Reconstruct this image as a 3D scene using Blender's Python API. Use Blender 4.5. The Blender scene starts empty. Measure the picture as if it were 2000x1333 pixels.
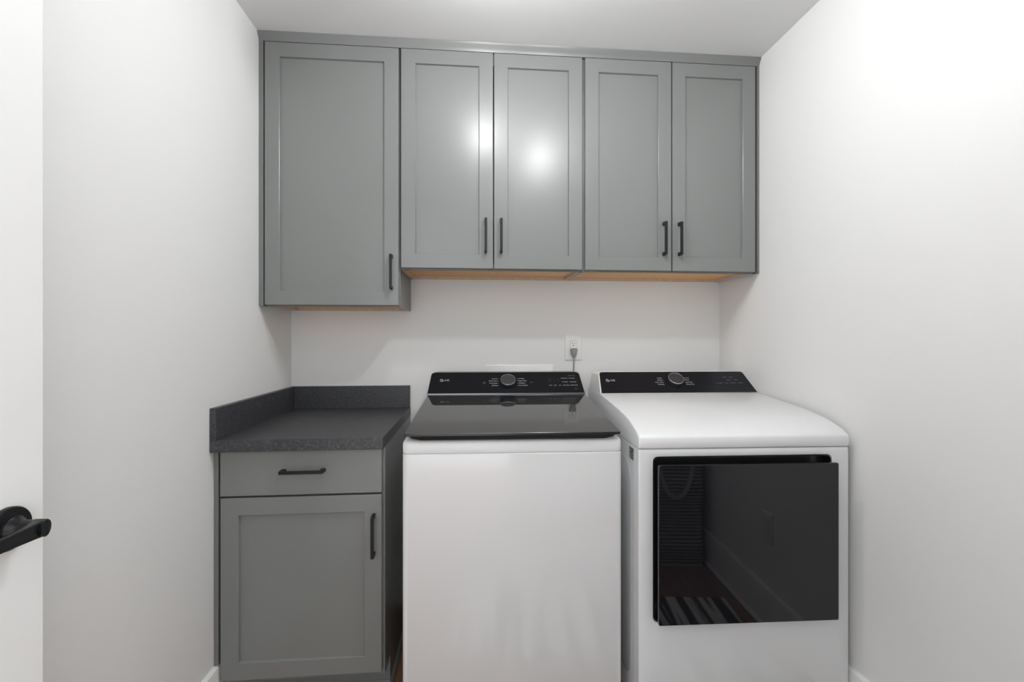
import bpy, bmesh, math, random
from mathutils import Vector, Matrix
random.seed(7)
C = bpy.context.scene.collection
SC = bpy.context.scene
PI = math.pi

# ------------------------------------------------------------------ camera
cam_data = bpy.data.cameras.new('camera')
cam_data.sensor_width = 36.0
cam_data.lens = 882.57 * 36.0 / 2000.0
cam_data.shift_y = -0.00436
cam_data.clip_start = 0.01
cam = bpy.data.objects.new('camera', cam_data)
C.objects.link(cam)
cam.location = (0, 0, 1.246)
cam.rotation_euler = (PI / 2, 0, -0.0828)
SC.camera = cam

# ------------------------------------------------------------------ world, exposure
world = bpy.data.worlds.new('world')
SC.world = world
world.use_nodes = True
world.node_tree.nodes['Background'].inputs[0].default_value = (0.97, 0.985, 1.0, 1)
world.node_tree.nodes['Background'].inputs[1].default_value = 2.6
SC.view_settings.view_transform = 'Standard'
SC.view_settings.look = 'None'
SC.view_settings.gamma = 1.0
SC.view_settings.exposure = 0.0
SC.view_settings.use_curve_mapping = False
LAMP_A = 350.0     # radiance of the main ceiling lamp's diffuser
LAMP_B = 230.0

# ------------------------------------------------------------------ room numbers (metres, floor at z = 0)
XL, XR, YB, CEIL = -0.8436, 1.2208, 2.1666, 2.44
YF = -0.02                       # inner face of the wall with the doorway
DOORX = -0.70                    # room face of the open door

# ------------------------------------------------------------------ materials
def srgb(r, g, b):
    f = lambda c: (c / 255) / 12.92 if c / 255 <= 0.04045 else (((c / 255) + 0.055) / 1.055) ** 2.4
    return (f(r), f(g), f(b), 1)

def mat(name, col, rough=0.5, metal=0.0, coat=0.0, coat_rough=0.05, bump=0.0, bscale=80, spec=0.5,
        vary=0.0, vscale=6, rvary=0.0):
    m = bpy.data.materials.new(name); m.use_nodes = True
    nt = m.node_tree; N = nt.nodes; L = nt.links
    p = N['Principled BSDF']
    p.inputs['Base Color'].default_value = col
    p.inputs['Roughness'].default_value = rough
    p.inputs['Metallic'].default_value = metal
    p.inputs['Coat Weight'].default_value = coat
    p.inputs['Coat Roughness'].default_value = coat_rough
    p.inputs['Specular IOR Level'].default_value = spec
    tc = N.new('ShaderNodeTexCoord')
    if bump:
        n = N.new('ShaderNodeTexNoise'); n.inputs['Scale'].default_value = bscale; n.inputs['Detail'].default_value = 4
        L.new(tc.outputs['Object'], n.inputs['Vector'])
        b = N.new('ShaderNodeBump'); b.inputs['Strength'].default_value = bump; b.inputs['Distance'].default_value = 0.002
        L.new(n.outputs['Fac'], b.inputs['Height']); L.new(b.outputs['Normal'], p.inputs['Normal'])
    if vary:
        n = N.new('ShaderNodeTexNoise'); n.inputs['Scale'].default_value = vscale; n.inputs['Detail'].default_value = 5
        L.new(tc.outputs['Object'], n.inputs['Vector'])
        r = N.new('ShaderNodeValToRGB')
        r.color_ramp.elements[0].position = 0.3; r.color_ramp.elements[1].position = 0.7
        r.color_ramp.elements[0].color = tuple(c * (1 - vary) for c in col[:3]) + (1,)
        r.color_ramp.elements[1].color = tuple(min(1, c * (1 + vary)) for c in col[:3]) + (1,)
        L.new(n.outputs['Fac'], r.inputs[0]); L.new(r.outputs[0], p.inputs['Base Color'])
    return m

def emit(name, col, s):
    m = bpy.data.materials.new(name); m.use_nodes = True
    nt = m.node_tree; nt.nodes.clear()
    e = nt.nodes.new('ShaderNodeEmission'); e.inputs[0].default_value = col; e.inputs[1].default_value = s
    o = nt.nodes.new('ShaderNodeOutputMaterial'); nt.links.new(e.outputs[0], o.inputs[0])
    return m

def granite():
    m = mat('honed_granite', srgb(66, 67, 70), 0.42, bump=0.12, bscale=160, spec=0.5)
    nt = m.node_tree; N = nt.nodes; L = nt.links; p = N['Principled BSDF']
    tc = N.new('ShaderNodeTexCoord')
    n1 = N.new('ShaderNodeTexNoise'); n1.inputs['Scale'].default_value = 150; n1.inputs['Detail'].default_value = 5; n1.inputs['Roughness'].default_value = .75
    L.new(tc.outputs['Object'], n1.inputs['Vector'])
    r = N.new('ShaderNodeValToRGB')
    e = r.color_ramp.elements
    e[0].position = .36; e[0].color = srgb(42, 44, 48)
    e[1].position = .62; e[1].color = srgb(74, 75, 78)
    k = e.new(.5); k.color = srgb(56, 57, 60)
    k = e.new(.70); k.color = srgb(120, 122, 125)
    L.new(n1.outputs['Fac'], r.inputs[0])
    v = N.new('ShaderNodeTexVoronoi'); v.inputs['Scale'].default_value = 90
    L.new(tc.outputs['Object'], v.inputs['Vector'])
    r2 = N.new('ShaderNodeValToRGB')
    r2.color_ramp.elements[0].position = 0.05; r2.color_ramp.elements[0].color = (1, 1, 1, 1)
    r2.color_ramp.elements[1].position = 0.16; r2.color_ramp.elements[1].color = (0, 0, 0, 1)
    L.new(v.outputs['Distance'], r2.inputs[0])
    mx = N.new('ShaderNodeMix'); mx.data_type = 'RGBA'
    L.new(r2.outputs[0], mx.inputs[0]); L.new(r.outputs[0], mx.inputs[6]); mx.inputs[7].default_value = srgb(96, 99, 104)
    L.new(mx.outputs[2], p.inputs['Base Color'])
    return m

def wood(name, c1, c2, rough=0.45, axis=1, sc=3.0):
    m = mat(name, c1, rough)
    nt = m.node_tree; N = nt.nodes; L = nt.links; p = N['Principled BSDF']
    tc = N.new('ShaderNodeTexCoord'); mp = N.new('ShaderNodeMapping')
    s = [sc * 14] * 3; s[axis] = sc * .8; mp.inputs['Scale'].default_value = s
    oi = N.new('ShaderNodeObjectInfo'); add = N.new('ShaderNodeVectorMath'); add.operation = 'ADD'
    sc_ = N.new('ShaderNodeVectorMath'); sc_.operation = 'SCALE'; sc_.inputs[3].default_value = 9.0
    cb = N.new('ShaderNodeCombineXYZ')
    for i in range(3): L.new(oi.outputs['Random'], cb.inputs[i])
    L.new(cb.outputs[0], sc_.inputs[0]); L.new(tc.outputs['Object'], add.inputs[0]); L.new(sc_.outputs[0], add.inputs[1])
    L.new(add.outputs[0], mp.inputs['Vector'])
    n = N.new('ShaderNodeTexNoise'); n.inputs['Scale'].default_value = 1; n.inputs['Detail'].default_value = 6; n.inputs['Distortion'].default_value = .6
    L.new(mp.outputs[0], n.inputs['Vector'])
    r = N.new('ShaderNodeValToRGB'); r.color_ramp.elements[0].position = .3; r.color_ramp.elements[1].position = .7
    r.color_ramp.elements[0].color = c2; r.color_ramp.elements[1].color = c1
    L.new(n.outputs['Fac'], r.inputs[0]); L.new(r.outputs[0], p.inputs['Base Color'])
    b = N.new('ShaderNodeBump'); b.inputs['Strength'].default_value = .15; b.inputs['Distance'].default_value = .001
    L.new(n.outputs['Fac'], b.inputs['Height']); L.new(b.outputs['Normal'], p.inputs['Normal'])
    return m

def striped(name, ca, cb, axis, freq, ramp=0.5, wob=0.4, rough=0.9, noise_mix=False):
    m = mat(name, ca, rough)
    nt = m.node_tree; N = nt.nodes; L = nt.links; p = N['Principled BSDF']
    tc = N.new('ShaderNodeTexCoord'); mp = N.new('ShaderNodeMapping')
    L.new(tc.outputs['Object'], mp.inputs['Vector'])
    if noise_mix:
        s = [1.5] * 3; s[axis] = freq; mp.inputs['Scale'].default_value = s
        w = N.new('ShaderNodeTexNoise'); w.inputs['Scale'].default_value = 1; w.inputs['Detail'].default_value = 2; w.inputs['Distortion'].default_value = .3
        fac = w.outputs['Fac']
    else:
        w = N.new('ShaderNodeTexWave'); w.bands_direction = 'XYZ'[axis]; w.inputs['Scale'].default_value = freq
        w.inputs['Distortion'].default_value = wob; w.inputs['Detail'].default_value = 1
        fac = w.outputs['Fac']
    L.new(mp.outputs[0], w.inputs['Vector'])
    r = N.new('ShaderNodeValToRGB'); r.color_ramp.elements[0].position = ramp - .04; r.color_ramp.elements[1].position = ramp + .04
    r.color_ramp.elements[0].color = ca; r.color_ramp.elements[1].color = cb
    L.new(fac, r.inputs[0]); L.new(r.outputs[0], p.inputs['Base Color'])
    return m

M = {}
M['wall'] = mat('wall_paint', srgb(232, 232, 231), 0.62, bump=0.05, bscale=220, spec=.35)
M['ceil'] = mat('ceiling_paint', srgb(230, 230, 229), 0.85, bump=0.05, bscale=150, spec=.3)
M['trim'] = mat('trim_enamel', srgb(236, 236, 235), 0.3, bump=0.02, bscale=60)
M['cab'] = mat('grey_cabinet_enamel', srgb(124, 126, 125), 0.30, bump=0.035, bscale=110)
M['cab_in'] = mat('grey_cabinet_frame', srgb(116, 118, 117), 0.35, bump=0.03, bscale=90)
M['maple'] = wood('maple_veneer', srgb(244, 192, 128), srgb(232, 172, 104), .5, 0, 2.5)
M['ply'] = wood('plywood_edge', srgb(214, 190, 170), srgb(200, 170, 145), .6, 1, 3)
M['dark'] = mat('dark_gap', srgb(20, 20, 20), .9)
M['pull'] = mat('matte_black_pull', srgb(24, 25, 26), 0.42, metal=.3, bump=.03, bscale=300)
M['granite'] = granite()
M['white'] = mat('white_appliance_enamel', srgb(226, 227, 228), 0.16, coat=.6, coat_rough=.08, bump=.006, bscale=25)
M['whitep'] = mat('white_appliance_plastic', srgb(230, 231, 232), 0.25, bump=.006, bscale=40)
M['glass'] = mat('black_tinted_glass', srgb(20, 21, 26), 0.02, coat=0, spec=.55)
M['lid'] = mat('smoked_lid_glass', srgb(36, 36, 38), 0.03, spec=.95)
M['blackp'] = mat('black_plastic', srgb(26, 27, 29), 0.3, bump=.01, bscale=200)
M['face'] = mat('black_console_face', srgb(25, 28, 33), 0.22, spec=.22, bump=.01, bscale=300)
M['silver'] = mat('brushed_silver', srgb(200, 202, 205), 0.22, metal=1)
M['dial'] = mat('dark_dial_face', srgb(50, 52, 56), 0.45, metal=.0, bump=.05, bscale=400)
M['print'] = mat('white_print', srgb(205, 208, 212), 0.6)
M['printdim'] = mat('grey_print', srgb(120, 122, 126), 0.6)
M['printdark'] = mat('dark_print', srgb(60, 60, 60), 0.6)
M['plastic'] = mat('white_outlet_plastic', srgb(235, 235, 232), 0.3)
M['cord'] = mat('grey_cord', srgb(140, 140, 138), 0.5)
M['handle'] = mat('matte_black_lever', srgb(24, 25, 27), 0.33, metal=.5, bump=.02, bscale=300)
M['hinge'] = mat('black_hinge', srgb(35, 35, 36), 0.4, metal=.6)
M['floor'] = wood('oak_plank', srgb(150, 112, 86), srgb(124, 90, 68), .4, 1, 1.6)
M['rug'] = striped('rag_rug', srgb(40, 40, 42), srgb(215, 212, 208), 0, 30, .5, noise_mix=True)
M['bag'] = striped('striped_canvas', srgb(70, 70, 75), srgb(190, 190, 190), 2, 17, .55, wob=.6)
M['strap'] = mat('webbing', srgb(196, 194, 190), .85, bump=.2, bscale=500)
M['rubber'] = mat('rubber', srgb(30, 30, 30), .7)

# ------------------------------------------------------------------ helpers
def obj(name, bm, m, parent=None, smooth=None, kind=None, label=None):
    me = bpy.data.meshes.new(name)
    bmesh.ops.recalc_face_normals(bm, faces=bm.faces[:])
    bm.to_mesh(me); bm.free()
    me.materials.append(m)
    if smooth is not None:
        me.shade_smooth(); me.set_sharp_from_angle(angle=math.radians(smooth))
    o = bpy.data.objects.new(name, me); C.objects.link(o)
    if parent: o.parent = parent
    if kind: o['kind'] = kind
    if label: o['label'] = label
    return o

def thing(name, label, cat, loc=(0, 0, 0), rz=0, group=None):
    o = bpy.data.objects.new(name, None); C.objects.link(o)
    o.empty_display_size = .1
    o.location = loc; o.rotation_euler = (0, 0, rz); o['label'] = label; o['category'] = cat
    if group: o['group'] = group
    return o

def struct(name, bm, m, smooth=None):
    return obj(name, bm, m, None, smooth, 'structure')

def box(bm, x0, x1, y0, y1, z0, z1, b=0.0, seg=2):
    r = bmesh.ops.create_cube(bm, size=1)
    vs = r['verts']
    for v in vs:
        v.co = Vector(((x0 + x1) / 2 + v.co.x * (x1 - x0), (y0 + y1) / 2 + v.co.y * (y1 - y0), (z0 + z1) / 2 + v.co.z * (z1 - z0)))
    if b:
        es = list({e for v in vs for e in v.link_edges})
        bmesh.ops.bevel(bm, geom=es, offset=b, segments=seg, affect='EDGES', profile=.6)
    return bm

def nb(): return bmesh.new()

def bx(*a, **k): return box(nb(), *a, **k)

def cyl(bm, p0, p1, r0, r1=None, n=32, cap=True):
    r1 = r0 if r1 is None else r1
    p0, p1 = Vector(p0), Vector(p1)
    q = (p1 - p0).to_track_quat('Z', 'Y')
    a = [bm.verts.new(p0 + q @ Vector((r0 * math.cos(2 * PI * i / n), r0 * math.sin(2 * PI * i / n), 0))) for i in range(n)]
    b = [bm.verts.new(p1 + q @ Vector((r1 * math.cos(2 * PI * i / n), r1 * math.sin(2 * PI * i / n), 0))) for i in range(n)]
    for i in range(n): bm.faces.new((a[i], a[(i + 1) % n], b[(i + 1) % n], b[i]))
    if cap: bm.faces.new(a[::-1]); bm.faces.new(b)
    return bm

def rings(bm, loops, cap0=True, cap1=True, close=True):
    V = [[bm.verts.new(p) for p in l] for l in loops]
    n = len(loops[0])
    for a, b in zip(V[:-1], V[1:]):
        for i in range(n if close else n - 1):
            bm.faces.new((a[i], a[(i + 1) % n], b[(i + 1) % n], b[i]))
    if cap0: bm.faces.new(V[0][::-1])
    if cap1: bm.faces.new(V[-1])
    return bm

def lathe(bm, p0, d, prof, n=40):
    """prof: (distance along d, radius) list"""
    p0 = Vector(p0); q = Vector(d).normalized().to_track_quat('Z', 'Y')
    return rings(bm, [[p0 + q @ Vector((r * math.cos(2 * PI * i / n), r * math.sin(2 * PI * i / n), h)) for i in range(n)] for h, r in prof])

def rrect(x0, x1, z0, z1, r, n=6):
    """rounded rectangle points (a, b); r = radius or (bl, br, tr, tl)"""
    if not isinstance(r, (tuple, list)): r = (r,) * 4
    pts = []
    for (cx, cz, a0, rr) in ((x0, z0, PI, r[0]), (x1, z0, 1.5 * PI, r[1]), (x1, z1, 0, r[2]), (x0, z1, .5 * PI, r[3])):
        ox = cx + rr if cx == x0 else cx - rr
        oz = cz + rr if cz == z0 else cz - rr
        for k in range(n + 1):
            a = a0 + (PI / 2) * k / n
            pts.append((ox + rr * math.cos(a), oz + rr * math.sin(a)))
    return pts

def tube(bm, pts, r, n=12):
    pts = [Vector(p) for p in pts]
    loops = []
    up = None
    for i, p in enumerate(pts):
        t = (pts[min(i + 1, len(pts) - 1)] - pts[max(i - 1, 0)]).normalized()
        if up is None:
            up = t.orthogonal().normalized()
        up = (up - t * up.dot(t)).normalized(); s = t.cross(up)
        loops.append([p + r * (math.cos(2 * PI * k / n) * up + math.sin(2 * PI * k / n) * s) for k in range(n)])
    return rings(bm, loops)

def bez(p, n=16):
    """Catmull-Rom through points"""
    P = [Vector(q) for q in p]; P = [P[0] * 2 - P[1]] + P + [P[-1] * 2 - P[-2]]
    out = []
    for i in range(1, len(P) - 2):
        for k in range(n):
            t = k / n; a, b, c, d = P[i - 1], P[i], P[i + 1], P[i + 2]
            out.append(.5 * ((2 * b) + (c - a) * t + (2 * a - 5 * b + 4 * c - d) * t * t + (3 * b - a - 3 * c + d) * t ** 3))
    out.append(P[-2]); return out

def text_mesh(s, size, mtx, align='LEFT', depth=0.0):
    """flat lettering as a bmesh"""
    cu = bpy.data.curves.new('lettering', 'FONT'); cu.body = s; cu.size = size; cu.align_x = align; cu.align_y = 'CENTER'
    cu.extrude = depth; cu.resolution_u = 3
    o = bpy.data.objects.new('lettering', cu); C.objects.link(o)
    dg = bpy.context.evaluated_depsgraph_get(); dg.update()
    me = bpy.data.meshes.new_from_object(o.evaluated_get(dg))
    bm = nb(); bm.from_mesh(me)
    bpy.data.objects.remove(o); bpy.data.curves.remove(cu); bpy.data.meshes.remove(me)
    bmesh.ops.transform(bm, matrix=mtx, verts=bm.verts[:])
    return bm

def join(bms):
    out = nb()
    for b in bms:
        me = bpy.data.meshes.new('t'); b.to_mesh(me); out.from_mesh(me); b.free(); bpy.data.meshes.remove(me)
    return out

# ------------------------------------------------------------------ room shell
T = .11
struct('wall_left', bx(XL - T, XL, YF - T, YB + T, 0, CEIL), M['wall'])
struct('wall_right', bx(XR, XR + T, YF - T, YB + T, 0, CEIL), M['wall'])
struct('wall_back', bx(XL, XR, YB, YB + T, 0, CEIL), M['wall'])
DW0, DW1, DH = DOORX - .004, DOORX + .822, 2.05       # clear opening
b = nb()
box(b, XL, DW0 - .02, YF - T, YF, 0, CEIL)
box(b, DW1 + .02, XR, YF - T, YF, 0, CEIL)
box(b, DW0 - .02, DW1 + .02, YF - T, YF, DH + .02, CEIL)
struct('wall_front', b, M['wall'])
struct('ceiling', bx(XL - T, XR + T, YF - T, YB + T, CEIL, CEIL + .1), M['ceil'])
fl = struct('floor', bx(XL - T, XR + T, YF - 1.2, YB + T, -.1, -.004), M['dark'])
pw = .127
x = XL; row = 0
while x < XR:
    y = YF - 1.2 - random.random() * .9
    x1 = min(x + pw, XR)
    while y < YB:
        ln = random.uniform(.9, 1.4); y0 = max(y, YF - 1.2); y1 = min(y + ln, YB)
        if y1 - y0 > .02:
            obj('plank', bx(x + .0006, x1 - .0006, y0 + .0006, y1 - .0006, -.012, 0, b=.0012, seg=1), M['floor'], fl)
        y += ln
    x += pw; row += 1

def baseboard(name, p0, p1, nrm, h=.175, shoe=True):
    """board from p0 to p1 (xy), nrm = direction into the room"""
    p0, p1, nrm = Vector((*p0, 0)), Vector((*p1, 0)), Vector((*nrm, 0))
    prof = [(0, 0), (.015, 0), (.015, h - .012), (.013, h - .006), (.006, h), (0, h)]
    b_ = nb(); rings(b_, [[p + nrm * a + Vector((0, 0, z)) for a, z in prof] for p in (p0, p1)])
    if shoe:
        sp = [(.015, 0), (.026, 0), (.0256, .006), (.024, .011), (.020, .015), (.015, .017)]
        rings(b_, [[p + nrm * a + Vector((0, 0, z)) for a, z in sp] for p in (p0, p1)])
    return struct(name, b_, M['trim'], 30)
baseboard('baseboard_left', (XL, YF), (XL, 1.557), (1, 0))
baseboard('baseboard_right', (XR, YF), (XR, YB), (-1, 0))
baseboard('baseboard_back', (-.295, YB), (XR - .03, YB), (0, -1))
baseboard('baseboard_front', (DW1 + .09, YF), (XR - .03, YF), (0, 1))

# doorway frame: jambs, head and casing
b = nb()
box(b, DW0 - .02, DW0, YF - T - .003, YF + .003, 0, DH + .02, .001)
box(b, DW1, DW1 + .02, YF - T - .003, YF + .003, 0, DH + .02, .001)
box(b, DW0, DW1, YF - T - .003, YF + .003, DH, DH + .02, .001)
struct('trim_1', b, M['trim'])
b = nb()
box(b, DW1 + .006, DW1 + .076, YF, YF + .014, 0, DH + .08, .002)
box(b, DW0 - .076, DW0 - .006, YF, YF + .014, 0, DH + .08, .002)
box(b, DW0 - .006, DW1 + .006, YF, YF + .014, DH + .008, DH + .08, .002)
struct('trim_2', b, M['trim'])

# open door against the left wall; its free edge is at y = .797
DL, DE = -.008, .797
def door_leaf():
    t = .035
    xf, xb = DOORX, DOORX - t
    b_ = nb()
    st = .115
    holes = [(DL + st, DE - st, .24, .95), (DL + st, DE - st, 1.10, 2.03 - .13)]
    # stiles and rails
    box(b_, xb, xf, DE - st, DE, .012, 2.035, .0015)
    box(b_, xb, xf, DL, DL + st, .012, 2.035, .0015)
    for z0, z1 in ((.012, .24), (.95, 1.10), (1.90, 2.035)):
        box(b_, xb + .0003, xf - .0003, DL + st - .002, DE - st + .002, z0, z1)
    box(b_, xb + .01, xf - .01, DL + st - .002, DE - st + .002, .2, 1.95)
    return b_
dr = struct('door_1', door_leaf(), M['trim'])
hz, hy = .957, .738
b = nb()
lathe(b, (DOORX, hy, hz), (1, 0, 0), [(0, .0325), (.006, .0325), (.0085, .031), (.0095, .028)], 48)
lathe(b, (DOORX + .009, hy, hz), (1, 0, 0), [(0, .0195), (.004, .019), (.011, .0135), (.016, .0125), (.030, .0125)], 40)
ros = obj('rosette', b, M['handle'], dr, 30)
b = nb()
# lever: neck cylinder out of the door with a slanted cut end, bar running back toward the hinges
n = 40
neck = []
for xx, cut in ((DOORX + .028, 0), (DOORX + .056, 1)):
    neck.append([(xx + (cut * (-.30 * .0124 * math.cos(2 * PI * i / n))), hy + .0124 * math.cos(2 * PI * i / n), hz + .0124 * math.sin(2 * PI * i / n)) for i in range(n)])
rings(b, neck)
sec = lambda y, x0, x1, h: [(x, y, z) for x, z in rrect(x0, x1, hz - h, hz + h, .003, 3)]
rings(b, [sec(hy + .004, DOORX + .034, DOORX + .056, .0125), sec(hy - .012, DOORX + .038, DOORX + .0555, .0115),
          sec(hy - .05, DOORX + .045, DOORX + .055, .0098), sec(hy - .118, DOORX + .047, DOORX + .0545, .0092),
          sec(hy - .120, DOORX + .048, DOORX + .0535, .008)])
obj('lever', b, M['handle'], dr, 30)
b = nb(); lathe(b, (DOORX - .035, hy, hz), (-1, 0, 0), [(0, .0325), (.006, .0325), (.0095, .028)], 40)
cyl(b, (DOORX - .044, hy, hz), (DOORX - .085, hy, hz), .0125)
box(b, DOORX - .09, DOORX - .078, hy - .115, hy + .012, hz - .009, hz + .009, .003)
obj('lever', b, M['handle'], dr, 30)
for z in (.25, 1.05, 1.85):
    b = nb(); cyl(b, (DOORX + .004, DL - .002, z - .045), (DOORX + .004, DL - .002, z + .045), .0055, n=16)
    obj('hinge', b, M['hinge'], dr, 30)
obj('latch_plate', bx(DOORX - .028, DOORX - .007, DE - .0002, DE + .0012, hz - .028, hz + .028, .0004), M['hinge'], dr)

# ------------------------------------------------------------------ ceiling lamps (out of frame, seen as highlights)
def ceiling_lamp(x, y, zc, r, strength, label):
    t = thing('ceiling_light', label, 'lamp', (x, y, CEIL))
    b_ = nb(); lathe(b_, (0, 0, 0), (0, 0, -1), [(0, .05), (.010, .05), (.016, .044), (.018, .012)], 48)
    obj('canopy', b_, M['trim'], t, 30)
    zt = zc - CEIL
    b_ = nb(); cyl(b_, (0, 0, -.016), (0, 0, zt + r * .93), .009, n=20)
    lathe(b_, (0, 0, zt + r * .92), (0, 0, 1), [(0, r * .42), (.004, r * .42), (.012, r * .25)], 32)
    obj('stem', b_, M['silver'], t, 30)
    b_ = nb(); bmesh.ops.create_uvsphere(b_, u_segments=32, v_segments=20, radius=r, matrix=Matrix.Translation((0, 0, zt)))
    obj('globe', b_, emit('lamp_glow', (.985, .99, 1, 1), strength), t, 180)
ceiling_lamp(.40, .95, 2.338, .034, LAMP_A, 'small globe ceiling lamp over the middle of the room, the brighter one')
ceiling_lamp(.05, 1.21, 2.338, .034, LAMP_B, 'dimmer globe ceiling lamp nearer the cabinets')

# ------------------------------------------------------------------ cabinets
def shaker(name, x0, x1, z0, z1, yf, parent, rail=.057, th=.02):
    R = lambda i, y: [(x0 + i, y, z0 + i), (x1 - i, y, z0 + i), (x1 - i, y, z1 - i), (x0 + i, y, z1 - i)]
    b_ = nb()
    rings(b_, [R(0, yf + th), R(0, yf + .0018), R(.0018, yf), R(rail - .0016, yf), R(rail, yf + .0012), R(rail + .0016, yf + .0095), R(rail + .0016, yf + th)], cap0=False, cap1=False)
    # back ring
    d = obj(name, b_, M['cab'], parent)
    i = rail - .004
    obj('panel', bx(x0 + i, x1 - i, yf + .0095, yf + th - .001, z0 + i, z1 - i), M['cab'], d)
    bk = bx(x0 + .001, x1 - .001, yf + th - .0012, yf + th, z0 + .001, z1 - .001)
    obj('back_face', bk, M['cab'], d)
    return d

def pull(cx, cz, yf, parent, vertical=True, L=.141, w=.0095, so=.033):
    """flat bar pull with two posts"""
    b_ = nb()
    h = L / 2
    if vertical:
        prof = [(-h, 0), (-h + .0145, 0), (-h + .0125, -so + .0085), (h - .0125, -so + .0085), (h - .0145, 0), (h, 0), (h - .002, -so + .001), (h - .004, -so), (-h + .004, -so), (-h + .002, -so + .001)]
        loops = [[(cx + s * w / 2, yf + y, cz + t) for t, y in prof] for s in (-1, 1)]
    else:
        prof = [(-h, 0), (-h + .0145, 0), (-h + .0125, -so + .0085), (h - .0125, -so + .0085), (h - .0145, 0), (h, 0), (h - .002, -so + .001), (h - .004, -so), (-h + .004, -so), (-h + .002, -so + .001)]
        loops = [[(cx + t, yf + y, cz + s * w / 2) for t, y in prof] for s in (-1, 1)]
    rings(b_, loops)
    bmesh.ops.bevel(b_, geom=b_.edges[:], offset=.0007, segments=1, affect='EDGES')
    return obj('handle', b_, M['pull'], parent)

UT = 2.410
def upper(name_label, x0, x1, zb, loc_y=1.866, left_side=False, right_side=True):
    t = thing('wall_cabinet', name_label, 'cabinet', (0, 0, 0), 0, 'grey wall cabinets')
    b_ = nb()
    s = .012
    fr = .019      # face frame thickness
    box(b_, x0, x0 + s, loc_y + fr, YB, zb, UT)
    box(b_, x1 - s, x1, loc_y + fr, YB, zb, UT)
    box(b_, x0, x1, loc_y + fr, YB, UT - s, UT)
    box(b_, x0 + s, x1 - s, YB - .006, YB, zb + .013, UT - s)
    obj('carcass', b_, M['cab_in'], t)
    b_ = nb(); w = .038
    box(b_, x0, x0 + w, loc_y, loc_y + fr, zb, UT, .0008, 1); box(b_, x1 - w, x1, loc_y, loc_y + fr, zb, UT, .0008, 1)
    box(b_, x0 + w, x1 - w, loc_y + .0002, loc_y + fr, UT - .045, UT); box(b_, x0 + w, x1 - w, loc_y + .0002, loc_y + fr, zb, zb + .03)
    obj('face_frame', b_, M['cab_in'], t)
    obj('bottom_panel', bx(x0 + s, x1 - s, loc_y + fr, YB - .0005, zb + .013, zb + .025), M['maple'], t)
    b_ = nb()
    box(b_, x0 + .0006, x0 + s + .0008, loc_y + fr + .001, YB - .001, zb - .0008, zb + .0128)
    box(b_, x1 - s - .0008, x1 - .0006, loc_y + fr + .001, YB - .001, zb - .0008, zb + .0128)
    box(b_, x0 + s, x1 - s, YB - .016, YB - .0012, zb - .0004, zb + .013)
    obj('edge_strip', b_, M['ply'], t)
    return t
YD = 1.846
c1 = upper('tallest grey wall cabinet at the far left, single shaker door, hanging lower than the rest', -.8195, -.2995, 1.3666)
d = shaker('door', -.821, -.304, 1.3705, 2.406, YD, c1); pull(-.331, 1.246 + .258, YD, d)
c2 = upper('middle grey wall cabinet with two shaker doors showing a bright light reflection', -.2985, .4462, 1.5182)
d = shaker('door', -.2945, .0755, 1.523, 2.406, YD, c2); pull(.0455, 1.246 + .410, YD, d)
d = shaker('door', .0795, .4465, 1.523, 2.406, YD, c2); pull(.108, 1.246 + .410, YD, d)
c3 = upper('rightmost grey wall cabinet with two shaker doors above the dryer, against the right wall', .4492, 1.2015, 1.5182)
d = shaker('door', .459, .829, 1.523, 2.406, YD, c3); pull(.794, 1.246 + .411, YD, d)
d = shaker('door', .834, 1.202, 1.523, 2.406, YD, c3); pull(.861, 1.246 + .411, YD, d)
obj('filler_strip', bx(1.2115, XR - .0005, 1.848, 1.885, 1.5182, 2.4078, .0008), M['cab_in'], c3)
obj('filler_strip', bx(XL + .0005, -.8262, 1.848, 1.885, 1.3666, 2.4078, .0008), M['cab_in'], c1)
# crown strip along the ceiling
prof = [(1.8665, 2.4082), (1.848, 2.4082), (1.8465, 2.412), (1.843, 2.422), (1.836, 2.431), (1.833, 2.4395), (1.8665, 2.4395)]
b = nb(); rings(b, [[(x, y, z) for y, z in prof] for x in (XL + .001, XR - .001)])
cr = obj('crown_moulding', b, M['cab_in'], None, 25)
cr['label'] = 'long grey crown strip between the wall cabinets and the ceiling'; cr['category'] = 'moulding'
obj('blocking', bx(XL + .002, XR - .002, 1.868, 1.9, UT, CEIL - .0005), M['cab_in'], cr)

# base cabinet
YK = 1.540
bc = thing('base_cabinet', 'grey base cabinet with one drawer over one shaker door, left of the washing machine', 'cabinet')
BX0, BX1 = -.8236, -.3013
b = nb()
for xa, xb in ((BX0, BX0 + .016), (BX1 - .016, BX1)):
    # side with a toe notch
    pr = [(1.579, .105), (1.652, .105), (1.652, .0), (YB, 0), (YB, .874), (1.579, .874)]
    rings(b, [[(xx, y, z) for y, z in pr] for xx in (xa, xb)])
box(b, BX0 + .016, BX1 - .016, 1.579, YB - .002, .105, .12)
box(b, BX0 + .016, BX1 - .016, 1.652, 1.664, 0, .105)
box(b, BX0 + .016, BX1 - .016, YB - .008, YB - .002, .12, .874)
obj('carcass', b, M['cab_in'], bc)
b = nb(); w = .036
box(b, BX0, BX0 + w, 1.560, 1.579, .105, .874, .0008, 1); box(b, BX1 - w, BX1, 1.560, 1.579, .105, .874, .0008, 1)
for z0, z1 in ((.105, .135), (.70, .735), (.84, .874)): box(b, BX0 + w, BX1 - w, 1.5602, 1.579, z0, z1)
obj('face_frame', b, M['cab_in'], bc)
obj('filler_strip', bx(XL + .0005, -.8290, 1.541, 1.575, .1770, .874, .0008), M['cab_in'], bc)
dw = obj('drawer', bx(-.823, -.309, YK, YK + .0198, .7255, .872, .0016), M['cab'], bc)
pull(-.560, 1.246 - .440, YK, dw, vertical=False)
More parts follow.
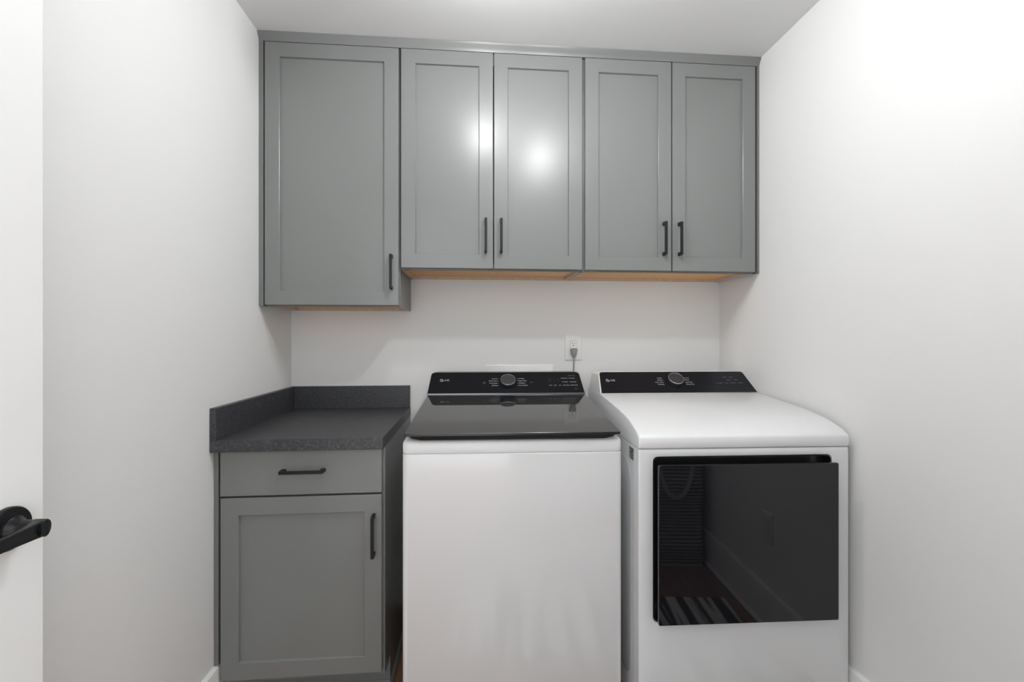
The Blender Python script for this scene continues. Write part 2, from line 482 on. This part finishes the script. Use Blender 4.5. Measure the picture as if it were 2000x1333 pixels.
d = shaker('door', -.823, -.309, .124, .7185, YK, bc); pull(-.334, 1.246 - .660, YK, d)
b = nb()
sp = [(0, 0), (.014, 0), (.0135, .006), (.011, .012), (.006, .017), (0, .019)]
rings(b, [[(x, 1.652 - a, z) for a, z in sp] for x in (BX0 + .004, BX1)], )
rings(b, [[(BX1 + a, y, z) for a, z in sp] for y in (1.638, YB - .03)])
obj('shoe_moulding', b, M['cab'], bc, 30)

# stone top and upstands
ct = thing('countertop', 'speckled dark grey stone worktop with upstands, on the base cabinet', 'countertop')
obj('slab', bx(XL + .0005, BX1 + .001, 1.5166, YB - .0005, .8745, .914, .0018), M['granite'], ct)
obj('side_upstand', bx(XL + .0005, XL + .0205, 1.5170, YB - .0005, .9142, 1.016, .001), M['granite'], ct)
obj('back_upstand', bx(XL + .0210, BX1 - .0005, YB - .0205, YB - .0005, .9142, 1.016, .001), M['granite'], ct)

# ------------------------------------------------------------------ outlets
def plate(parent, w=.082, h=.124):
    """plate standing in local xz, facing -y"""
    L0 = lambda y, i: [(x, y, z) for x, z in rrect(-w / 2 + i, w / 2 - i, -h / 2 + i, h / 2 - i, .003, 3)]
    b_ = nb(); rings(b_, [L0(0, 0), L0(-.003, 0), L0(-.0055, .0018), L0(-.006, .004)])
    obj('cover_plate', b_, M['plastic'], parent, 40)
    b_ = nb(); rings(b_, [[(x, y, z) for x, z in rrect(-.0168 + i, .0168 - i, -.0335 + i, .0335 - i, .001, 2)] for y, i in ((-.004, 0), (-.0072, 0), (-.0076, .0005))])
    rc = obj('receptacle', b_, M['plastic'], parent)
    obj('receptacle_gap', join([bx(-.0176, -.0169, -.0064, -.0058, -.0342, .0342), bx(.0169, .0176, -.0064, -.0058, -.0342, .0342), bx(-.0176, .0176, -.0064, -.0058, .0336, .0343), bx(-.0176, .0176, -.0064, -.0058, -.0343, -.0336)]), M['printdim'], parent)
    for s in (1, -1):
        b_ = nb()
        cz = s * .017
        box(b_, -.0073, -.0053, -.0078, -.007, cz - .001, cz + .0085)
        box(b_, .0053, .0070, -.0078, -.007, cz, cz + .0078)
        cyl(b_, (0, -.007, cz - .0075), (0, -.0078, cz - .0075), .0027, n=14)
        obj('socket_slots', b_, M['dark'], rc)
    for s in (1, -1):
        b_ = nb(); cyl(b_, (0, -.0055, s * .048), (0, -.0066, s * .048), .0028, n=16); obj('screw', b_, M['plastic'], parent)
o1 = thing('wall_outlet', 'white wall outlet with a grey plug in it, above the washing machine', 'outlet', (.479, YB, 1.246 - .053)); plate(o1)
o2 = thing('wall_outlet', 'white wall outlet low on the right wall, seen mirrored in the dryer door', 'outlet', (XR, .79, .43), -PI / 2); plate(o2, .078, .128)

# recessed laundry box cover on the back wall
lb = thing('laundry_box', 'white laundry supply box cover on the wall, mostly hidden behind the washing machine', 'box', (.2155, YB, 0))
b = nb()
R = lambda y, i: [(x, y, z) for x, z in rrect(-.1635 + i, .1635 - i, .90 + i, 1.110 - i, .003, 3)]
rings(b, [R(0, 0), R(-.003, 0), R(-.004, .0015)])
obj('cover', b, M['trim'], lb, 40)

# ------------------------------------------------------------------ shared appliance parts
def console_body(name, face, wb, wt, ybk, r, m, parent, inset=0.0, off=0.0, extra_z=0.0):
    """face: (y0, z0, y1, z1) of the sloping face; prism running back to ybk"""
    y0, z0, y1, z1 = face
    Lf = math.hypot(y1 - y0, z1 - z0)
    ax = Vector((0, (y1 - y0) / Lf, (z1 - z0) / Lf)); nrm = Vector((0, -ax.z, ax.y))
    pts = rrect(-.5, .5, 0, 1, 0.0001, 6)
    def outline(i):
        # trapezoid with rounded top corners
        out = []
        w0, w1 = wb / 2 - i, wt / 2 - i
        H0, H1 = i * .6, Lf - i
        out.append((-w0, H0)); out.append((w0, H0))
        n_ = 7
        for k in range(n_):
            a = (PI / 2) * k / (n_ - 1); out.append((w1 - r + r * math.cos(a), H1 - r + r * math.sin(a)))
        for k in range(n_):
            a = PI / 2 + (PI / 2) * k / (n_ - 1); out.append((-w1 + r + r * math.cos(a), H1 - r + r * math.sin(a)))
        return out
    P0 = Vector((0, y0, z0))
    def place(i, o): return [P0 + Vector((x, 0, 0)) + ax * t + nrm * o for x, t in outline(i)]
    b_ = nb()
    if ybk is None:
        rings(b_, [place(inset, off - .002), place(inset, off), place(inset + .0006, off + .0004)])
    else:
        f1 = place(inset + .0012, off); f2 = place(inset, off - .0012)
        back = [Vector((p.x, ybk, p.z - .004)) for p in place(inset, off - .0012)]
        rings(b_, [f1, f2, back])
    o = obj(name, b_, m, parent, 12)
    def M4(x, t, o_=.0008):     # matrix whose local XY lies in the face
        p = P0 + Vector((x, 0, 0)) + ax * t + nrm * o_
        m4 = Matrix.Identity(4)
        m4.col[0] = (1, 0, 0, 0); m4.col[1] = (*ax, 0); m4.col[2] = (*nrm, 0); m4.col[3] = (*p, 1)
        return m4
    return o, M4, nrm, Lf

def logo(M4, x, t, parent, m):
    b_ = nb(); m4 = M4(x, t); r = .0082
    cx = Vector((0, 0, 0)); n_ = 28
    # disc with the face cut out: outer arc band, vertical nose, foot and one eye
    def P(a, rr): return m4 @ Vector((rr * math.cos(a), rr * math.sin(a), 0))
    # filled disc in two halves leaving thin dark lines
    for a0, a1, r0, r1 in ((math.radians(75), math.radians(360), r * .82, r),):
        vs = []
        for k in range(n_ + 1):
            a = a0 + (a1 - a0) * k / n_
            vs.append((b_.verts.new(P(a, r0)), b_.verts.new(P(a, r1))))
        for p, q in zip(vs[:-1], vs[1:]): b_.faces.new((p[0], p[1], q[1], q[0]))
    def rect(x0, x1, y0, y1):
        b_.faces.new([b_.verts.new(m4 @ Vector(p + (0,))) for p in ((x0, y0), (x1, y0), (x1, y1), (x0, y1))])
    rect(-.0004, .0012, -.0043, .0045); rect(-.0004, .0040, -.0043, -.0029); rect(.0016, .0082, -.0008, .0006)
    vs = [b_.verts.new(m4 @ Vector((-.0034 + .0012 * math.cos(2 * PI * k / 12), .0031 + .0012 * math.sin(2 * PI * k / 12), 0))) for k in range(12)]
    b_.faces.new(vs)
    tb = text_mesh('LG', .0155, M4(x + .0125, t), 'LEFT')
    return obj('logo', join([b_, tb]), m, parent)

def dial(M4, x, t, r, h, parent):
    m4 = M4(x, t, 0.0)
    p0 = m4.translation; nn = m4.col[2].to_3d()
    b_ = nb(); lathe(b_, p0, nn, [(0, r * .92), (h * .4, r * .95), (h * .8, r * .985), (h * .93, r * .97), (h * .93, r * .9)], 64)
    d_ = obj('dial', b_, M['dial'], parent, 35)
    b_ = nb(); n_ = 64
    q = nn.to_track_quat('Z', 'Y')
    lp = [[p0 + q @ Vector((rr * math.cos(2 * PI * i / n_), rr * math.sin(2 * PI * i / n_), hh)) for i in range(n_)]
          for hh, rr in ((h * .78, r * .985), (h * .90, r * 1.01), (h * .98, r * .985), (h, r * .965), (h * .95, r * .945))]
    rings(b_, lp, cap0=False, cap1=False)
    obj('ring', b_, M['silver'], d_, 50)
    b_ = nb(); lathe(b_, p0 + nn * h * .9, nn, [(0, r * .945), (h * .06, r * .94), (h * .05, r * .3)], 64)
    obj('cap', b_, M['dial'], d_, 30)
    return d_

W = .686
# ------------------------------------------------------------------ washing machine
ws = thing('washing_machine', 'white top-loading washing machine with smoked black lid and black console', 'washing machine', (.1205, 1.397, 0), math.radians(-1.7))
hw = W / 2
def body_loops(z, i, y1=.715): return [(x, y, z) for x, y in rrect(-hw + i, hw - i, i, y1 - i, .018, 6)]
b = nb()
rings(b, [body_loops(.025, .004), body_loops(.03, 0), body_loops(.8812, 0), body_loops(.8846, .0034)])
obj('body', b, M['white'], ws, 40)
for sx in (-1, 1):
    for yy in (.06, .65):
        b = nb(); lathe(b, (sx * .28, yy, 0), (0, 0, 1), [(0, .022), (.008, .022), (.012, .014), (.03, .012)], 20); obj('foot', b, M['rubber'], ws, 30)
# top cover: side profile extruded, bevelled
def top_cover(prof, bev, zlow, seg=4, w=W):
    b_ = nb()
    rings(b_, [[(x, y, z) for y, z in prof] for x in (-w / 2, w / 2)])
    es = [e for e in b_.edges if not (abs(e.verts[0].co.z - zlow) < .001 and abs(e.verts[1].co.z - zlow) < .001)]
    bmesh.ops.bevel(b_, geom=es, offset=bev, segments=seg, affect='EDGES', profile=.5, clamp_overlap=True)
    return b_
WL0, WL1 = (-.012, .9495), (.500, 1.0035)      # lid top line: front and back (y, z)
b = nb()
# cover built from stacked rounded outlines that tilt with the lid
def tilt_loop(z_front, z_back, i, r=.02, y0=0, y1=.715):
    out = []
    for x, y in rrect(-hw + i, hw - i, y0 + i, y1 - i, r, 6):
        out.append((x, y, z_front + (z_back - z_front) * min(1, max(0, y / .52))))
    return out
rings(b, [body_loops(.8848, .0036), body_loops(.8858, .0012), body_loops(.8875, .0004), tilt_loop(.912, .953, 0), tilt_loop(.9185, .964, .0022), tilt_loop(.9228, .970, .008), tilt_loop(.9255, .976, .018), tilt_loop(.926, .978, .05, .03)])
obj('top_cover', b, M['whitep'], ws, 40)
sl = (WL1[1] - WL0[1]) / (WL1[0] - WL0[0])
def lid_loop(i, dz, yf=WL0[0], yb=WL1[0], taper=.0055, r=(.006, .006, .004, .004)):
    out = []
    for x, y in rrect(-.3345 + i, .3345 - i, yf + i, yb - i, r, 5):
        f_ = (y - yf) / (yb - yf)
        out.append((x * (1 - f_ * taper / .333), y, WL0[1] + sl * (y - WL0[0]) + dz))
    return out
b = nb(); rings(b, [lid_loop(.001, -.0085), lid_loop(0, -.0075), lid_loop(0, -.0016), lid_loop(.0004, -.0012)])
lid = obj('lid', b, M['blackp'], ws, 15)
b = nb(); rings(b, [lid_loop(.0003, -.0012), lid_loop(.0004, -.0005), lid_loop(.0009, 0)])
obj('lid_glass', b, M['lid'], lid, 12)
def frame_loop(xi, yi, dz):
    return [(x * (1 - xi / .333), y + (yi if y < .25 else -yi), z + .1055 * (yi if y < .25 else -yi)) for x, y, z in lid_loop(0, dz)]
b = nb(); rings(b, [frame_loop(.060, .010, -.0218), frame_loop(.045, .005, -.0212), frame_loop(.022, .003, -.0155), frame_loop(.010, .0025, -.0086)])
obj('lid_frame', b, M['blackp'], lid, 30)
# console
cf = (.500, 1.0075, .600, 1.0885)
cb, M4, nn, Lf = console_body('console', cf, .664, .652, .700, .016, M['blackp'], ws)
fp, M4, nn, Lf = console_body('console_face', cf, .664, .652, None, .016, M['face'], cb, inset=.002, off=.0008)
M4w = M4
# chrome-like lip at the foot of the console
b = nb(); box(b, -.331, .331, .4965, .504, 1.0020, 1.0078, .0015); obj('console_lip', b, mat('console_lip_metal', srgb(132, 134, 137), .25, metal=.85), ws)
b = nb(); box(b, -.333, .333, .502, .700, .955, 1.0072, .001); obj('console_base', b, M['blackp'], ws)
def mm(x, t, off=.0016): return M4w(x, t, off)
def labels(rows, size, m, name='printed_labels', parent=None):
    obj(name, join([text_mesh(s, size, mm(x, t), al) for s, x, t, al in rows]), m, parent)
dx = .007
dial(lambda x, t, o=0: M4w(x, t, o), dx, Lf * .48, .0328, .021, cb)
tt = [Lf * k for k in (.66, .555, .45, .345)]
labels([(s, dx - .046, t, 'RIGHT') for s, t in zip(('Normal', 'Quick Wash', 'Heavy Duty', 'Bedding'), tt)] +
       [(s, dx + .046, t, 'LEFT') for s, t in zip(('AI Wash', 'Rapid Wash', 'Allergiene', 'Downloaded'), tt)], .0072, M['print'], parent=cb)
b = nb()
for s in (-1, 1):
    for t in tt:
        m4 = mm(dx + s * .042, t)
        b.faces.new([b.verts.new(m4 @ Vector(p + (0,))) for p in ((-.0008, -.001), (.0008, -.001), (.0008, .001), (-.0008, .001))])
obj('program_marks', b, M['print'], cb)
labels([('Cold Wash', .254, Lf * .67, 'CENTER'), ('Tub Clean', .288, Lf * .67, 'CENTER'),
        ('Pre Wash', .256, Lf * .50, 'CENTER'), ('Rinse+Spin', .291, Lf * .50, 'CENTER'),
        ('Temp.', .191, Lf * .34, 'CENTER'), ('Spin', .211, Lf * .34, 'CENTER'), ('Soil', .231, Lf * .34, 'CENTER'),
        ('Extra Rinse', .259, Lf * .34, 'CENTER'), ('Delay Wash', .293, Lf * .34, 'CENTER')], .0063, M['print'], 'option_labels', cb)
labels([('Start', .109, Lf * .49, 'CENTER'), ('Wi-Fi', .298, Lf * .17, 'CENTER'), ('Smart Care', .288, Lf * .80, 'CENTER')], .0066, M['printdim'], 'faint_labels', cb)
# power symbol, start symbol
def ringmark(m4, r, w_, a0=0, a1=2 * PI, n_=24):
    b_ = nb(); vs = []
    for k in range(n_ + 1):
        a = a0 + (a1 - a0) * k / n_
        vs.append([b_.verts.new(m4 @ Vector((rr * math.cos(a), rr * math.sin(a), 0))) for rr in (r - w_, r)])
    for p, q in zip(vs[:-1], vs[1:]): b_.faces.new((p[0], p[1], q[1], q[0]))
    return b_
pb = ringmark(mm(-.095, Lf * .47), .0055, .0011, math.radians(115), math.radians(425))
m4 = mm(-.095, Lf * .47); pb.faces.new([pb.verts.new(m4 @ Vector(p + (0,))) for p in ((-.0006, .001), (.0006, .001), (.0006, .0065), (-.0006, .0065))])
obj('power_mark', pb, M['printdim'], cb)
b = nb(); m4 = mm(.207, Lf * .58)
for k, segs in enumerate(('abcdef', 'bc', 'abc')):
    x0 = -.022 + k * .017
    S = {'a': (0, .009, .0178, .019), 'b': (.0085, .0095, .0098, .018), 'c': (.0085, .0095, .0005, .0088), 'd': (0, .009, -.0006, .0004), 'e': (-.0005, .0005, .0005, .0088), 'f': (-.0005, .0005, .0098, .018)}
    for s_ in segs:
        xa, xb, ya, yb = S[s_]
        b.faces.new([b.verts.new(m4 @ Vector(p + (0,))) for p in ((x0 + xa, ya - .009), (x0 + xb, ya - .009), (x0 + xb, yb - .009), (x0 + xa, yb - .009))])
obj('display_digits', b, mat('dim_digit', srgb(58, 60, 64), .5), cb)
logo(lambda x, t, o=.0018: M4w(x, t, o), -.277, Lf * .60, cb, M['print'])

# power cord with plug, plugged into the outlet above; local frame of the washer
def wl(x, y, z):       # world -> washer local
    v = Vector((x - .1205, y - 1.397, z)); return Matrix.Rotation(math.radians(1.7), 3, 'Z') @ v
pc = wl(.479, YB, 1.246 - .070)
b = nb()
# plug: flat tapering head
secs = []
for z, w_, d0, d1 in ((.0135, .0125, .009, .017), (.010, .0165, .008, .024), (.004, .0165, .008, .028), (-.010, .0125, .008, .029), (-.022, .0085, .010, .027), (-.030, .0062, .013, .024), (-.0335, .0042, .0145, .0225)):
    secs.append([(pc.x + x, pc.y - y, pc.z + z) for x, y in rrect(-w_, w_, d0, d1, min(.003, w_ * .5), 3)])
rings(b, secs)
obj('plug', b, M['cord'], ws, 50)
b = nb(); tube(b, bez([(pc.x, pc.y - .0185, pc.z - .032), (pc.x - .001, pc.y - .0185, pc.z - .07), (pc.x - .003, pc.y - .019, pc.z - .14), (pc.x - .01, pc.y - .020, pc.z - .4), (pc.x - .02, pc.y - .022, .35)], 10), .0033, 10)
obj('power_cord', b, M['cord'], ws, 60)

# ------------------------------------------------------------------ dryer
dy = thing('dryer', 'white front-loading clothes dryer with black mirrored door and black console', 'dryer', (.8545, 1.365, 0), math.radians(-1.7))
FT = .016
# front panel with a rounded opening
OX0, OX1, OZ0, OZ1 = -.294, .284, .350, .866
Fo = lambda y, i: [(x, y, z) for x, z in rrect(-hw + i, hw - i, .03 + i, .8930 - i, .004, 8)]
Fi = lambda y, g: [(x, y, z) for x, z in rrect(OX0 - g, OX1 + g, OZ0 - g, OZ1 + g, .014 + g * .8, 8)]
b = nb()
rings(b, [Fo(FT, 0), Fo(.006, 0), Fo(.002, .0016), Fo(0, .006), Fi(0, .009), Fi(.0015, .0035), Fi(.006, .0005), Fi(.024, 0)], cap0=False, cap1=False)
obj('front_panel', b, M['white'], dy, 40)
b = nb()
yb_ = .715
rings(b, [[(x, y, z) for x, y in rrect(-hw + .0008, hw - .0008, FT + .0015, yb_, .002, 2)] for z in (.03, .8930)], cap0=True, cap1=True)
# open the front of the shell so the recess can sit in it
fr_ = [f for f in b.faces if abs(f.calc_center_median().y - (FT + .0015)) < .001 and f.calc_area() > .2]
bmesh.ops.delete(b, geom=fr_, context='FACES')
obj('body', b, M['white'], dy, 40)
for sx in (-1, 1):
    for yy in (.06, .65):
        b = nb(); lathe(b, (sx * .28, yy, 0), (0, 0, 1), [(0, .022), (.008, .022), (.012, .014), (.035, .012)], 20); obj('foot', b, M['rubber'], dy, 30)
b = nb()
rings(b, [Fi(.0015, .0), Fi(.0015, -.002), Fi(.035, -.004)], cap0=False, cap1=True)
obj('door_recess', b, M['blackp'], dy, 40)
# stamped rounded panel on the side and a sticker
for sx in (-1, 1):
    R = lambda o_, i: [(sx * (hw - .0008 + o_), y, z) for y, z in rrect(.075 + i, .66 - i, .10 + i, .838 - i, .085, 10)]
    b = nb(); rings(b, [R(-.001, 0), R(.0006, .0012), R(.0012, .004)]); obj('side_stamping', b, M['white'], dy, 20)
stk = obj('sticker', bx(-hw - .0006, -hw + .0008, .048, .092, .8455 - .002, .882, .0001, 1), mat('sticker_paper', srgb(150, 152, 152), .5), dy)
b = nb()
random.seed(3)
for r_ in range(7):
    y_ = .050
    while y_ < .089:
        w_ = random.uniform(.003, .010); h_ = .0017
        zc = .8800 - r_ * .0052
        if random.random() < .8:
            yy1 = min(y_ + w_, .0905)
            b.faces.new([b.verts.new((-hw - .0012, yv, zv)) for yv, zv in ((y_, zc - h_), (yy1, zc - h_), (yy1, zc + h_), (y_, zc + h_))])
        y_ += w_ + .0015
obj('sticker_print', b, M['printdark'], stk)
# top cover
prof = [(.0, .8950), (-.002, .8990), (-.003, .913), (-.0028, .926), (-.0012, .9305), (.003, .9345), (.012, .9395), (.028, .9465), (.055, .9560), (.09, .9660), (.14, .9755), (.22, .9850), (.32, .9935), (.42, 1.0010), (.485, 1.0055), (.715, 1.0055), (.715, .8950)]
b = nb()
xs = [(-hw + .0, 0.006), (-hw + .0007, .0028), (-hw + .0024, .0009), (-hw + .0055, .0), (hw - .0055, .0), (hw - .0024, .0009), (hw - .0007, .0028), (hw, .006)]
cyy, czz = .36, .90
loops = []
for x_, ins in xs:
    lp = []
    for y_, z_ in prof:
        yy, zz = y_, z_
        if z_ > .9: zz = max(.898, z_ - ins)
        if y_ < .02: yy = y_ + ins
        lp.append((x_, yy, zz))
    loops.append(lp)
rings(b, loops)
obj('top_cover', b, M['whitep'], dy, 38)
# console: white shell and black face
cf2 = (.485, 1.0075, .583, 1.0885)
sh, M4d, nd, Ld = console_body('console', cf2, .684, .660, .700, .018, M['whitep'], dy)
fp2, M4d, nd, Ld = console_body('console_face', cf2, .676, .652, None, .014, M['face'], sh, inset=.001, off=.0012)
def m2(x, t, off=.0022): return M4d(x, t, off)
def labels2(rows, size, m, name):
    obj(name, join([text_mesh(s, size, m2(x, t), al) for s, x, t, al in rows]), m, sh)
dial(lambda x, t, o=0: M4d(x, t, o), -.0005, Ld * .53, .0335, .021, sh)
tt = [Ld * k for k in (.68, .58, .475, .38)]
labels2([(s, -.054, t, 'RIGHT') for s, t in zip(('Towels', 'Bedding', 'Perm. Press', 'Delicates'), tt)] +
        [(s, .043, t, 'LEFT') for s, t in zip(('Normal', 'AI Dry', 'Speed Dry', 'Heavy Duty'), tt)], .0074, M['print'], 'printed_labels')
labels2([('Steam', .230, Ld * .71, 'CENTER'), ('Damp', .258, Ld * .71, 'CENTER'), ('Energy', .240, Ld * .58, 'CENTER'), ('Signal', .274, Ld * .58, 'CENTER'),
         ('Dry Level', .192, Ld * .43, 'CENTER'), ('Temp.', .224, Ld * .43, 'CENTER'), ('Time Dry', .252, Ld * .43, 'CENTER'), ('Wrinkle', .286, Ld * .43, 'CENTER')], .0068, M['printdim'], 'option_labels')
logo(lambda x, t, o=.0024: M4d(x, t, o), -.296, Ld * .58, sh, M['print'])
# door
PX0, PX1, PZ0, PZ1, PP = -.2935, .2760, .3640, .8520, .040
Dp = lambda y, i, it=0: [(x, y, z) for x, z in rrect(PX0 + i, PX1 - i, PZ0 + i, PZ1 - i - it, .004, 4)]
b = nb(); rings(b, [Dp(.020, .014, .02), Dp(-.012, .006, .004), Dp(-.030, .0, 0), Dp(-PP + .0045, 0)])
ddr = obj('door', b, M['blackp'], dy, 30)
b = nb(); rings(b, [Dp(-PP + .0044, -.0004), Dp(-PP + .0008, -.0004), Dp(-PP, .0008)])
obj('door_glass', b, M['glass'], ddr, 10)

# ------------------------------------------------------------------ things mirrored in the dryer door
bag = thing('laundry_bag', 'tall striped canvas laundry bag on the floor, seen mirrored in the dryer door', 'bag', (1.03, .168, 0), math.radians(4))
b = nb()
lo = []
random.seed(5)
for k in range(25):
    z = .003 + k * .0245
    bul = .012 * math.sin(k * .9) * .4 + .006 * math.sin(k * 1.7)
    lo.append([(x * (1 + bul) , y * (1 + .08 * math.sin(k * .5)) + .006 * math.sin(x * 30 + k), z + .004 * math.sin(x * 12)) for x, y in rrect(-.155, .155, -.10, .10, .03, 6)])
rings(b, lo, cap1=False)
obj('body', b, M['bag'], bag, 60)
def strap(sy):
    pts = bez([(-.09, sy, .60), (-.085, sy * 1.06, .52), (-.05, sy * 1.10, .415), (0, sy * 1.12, .38), (.05, sy * 1.10, .415), (.085, sy * 1.06, .52), (.09, sy, .60)], 8)
    b_ = nb(); lps = []
    for i, p in enumerate(pts):
        t = (pts[min(i + 1, len(pts) - 1)] - pts[max(i - 1, 0)]).normalized()
        s_ = Vector((0, 1, 0)).cross(t).normalized()
        lps.append([p + s_ * .011, p - s_ * .011, p - s_ * .011 + Vector((0, .003, 0)), p + s_ * .011 + Vector((0, .003, 0))])
    rings(b_, lps); return b_
obj('handle', strap(.108), M['strap'], bag, 60); obj('handle', strap(-.112), M['strap'], bag, 60)
b = nb(); rings(b, [[(x, y, z) for x, y in rrect(-.157, .157, -.102, .102, .031, 6)] for z in (.001, .012)]); obj('base_seam', b, M['strap'], bag)

b = nb()
rings(b, [[(x, y, z) for x, y in rrect(-.62 + i, .62 - i, -.38 + i, .38 - i, .01, 3)] for z, i in ((.0005, 0), (.006, 0), (.008, .003))])
rug = obj('rug', b, M['rug'], None, 30)
rug.location = (.50, .925, 0); rug.rotation_euler = (0, 0, math.radians(3))
rug['label'] = 'black and grey striped rag rug on the floor in front of the machines'; rug['category'] = 'rug'

for o in list(C.objects):
    if o.name.split('.')[0] in ('printed_labels', 'option_labels', 'faint_labels', 'program_marks', 'display_digits', 'sticker_print', 'socket_slots', 'receptacle_gap'):
        o['kind'] = 'stuff'
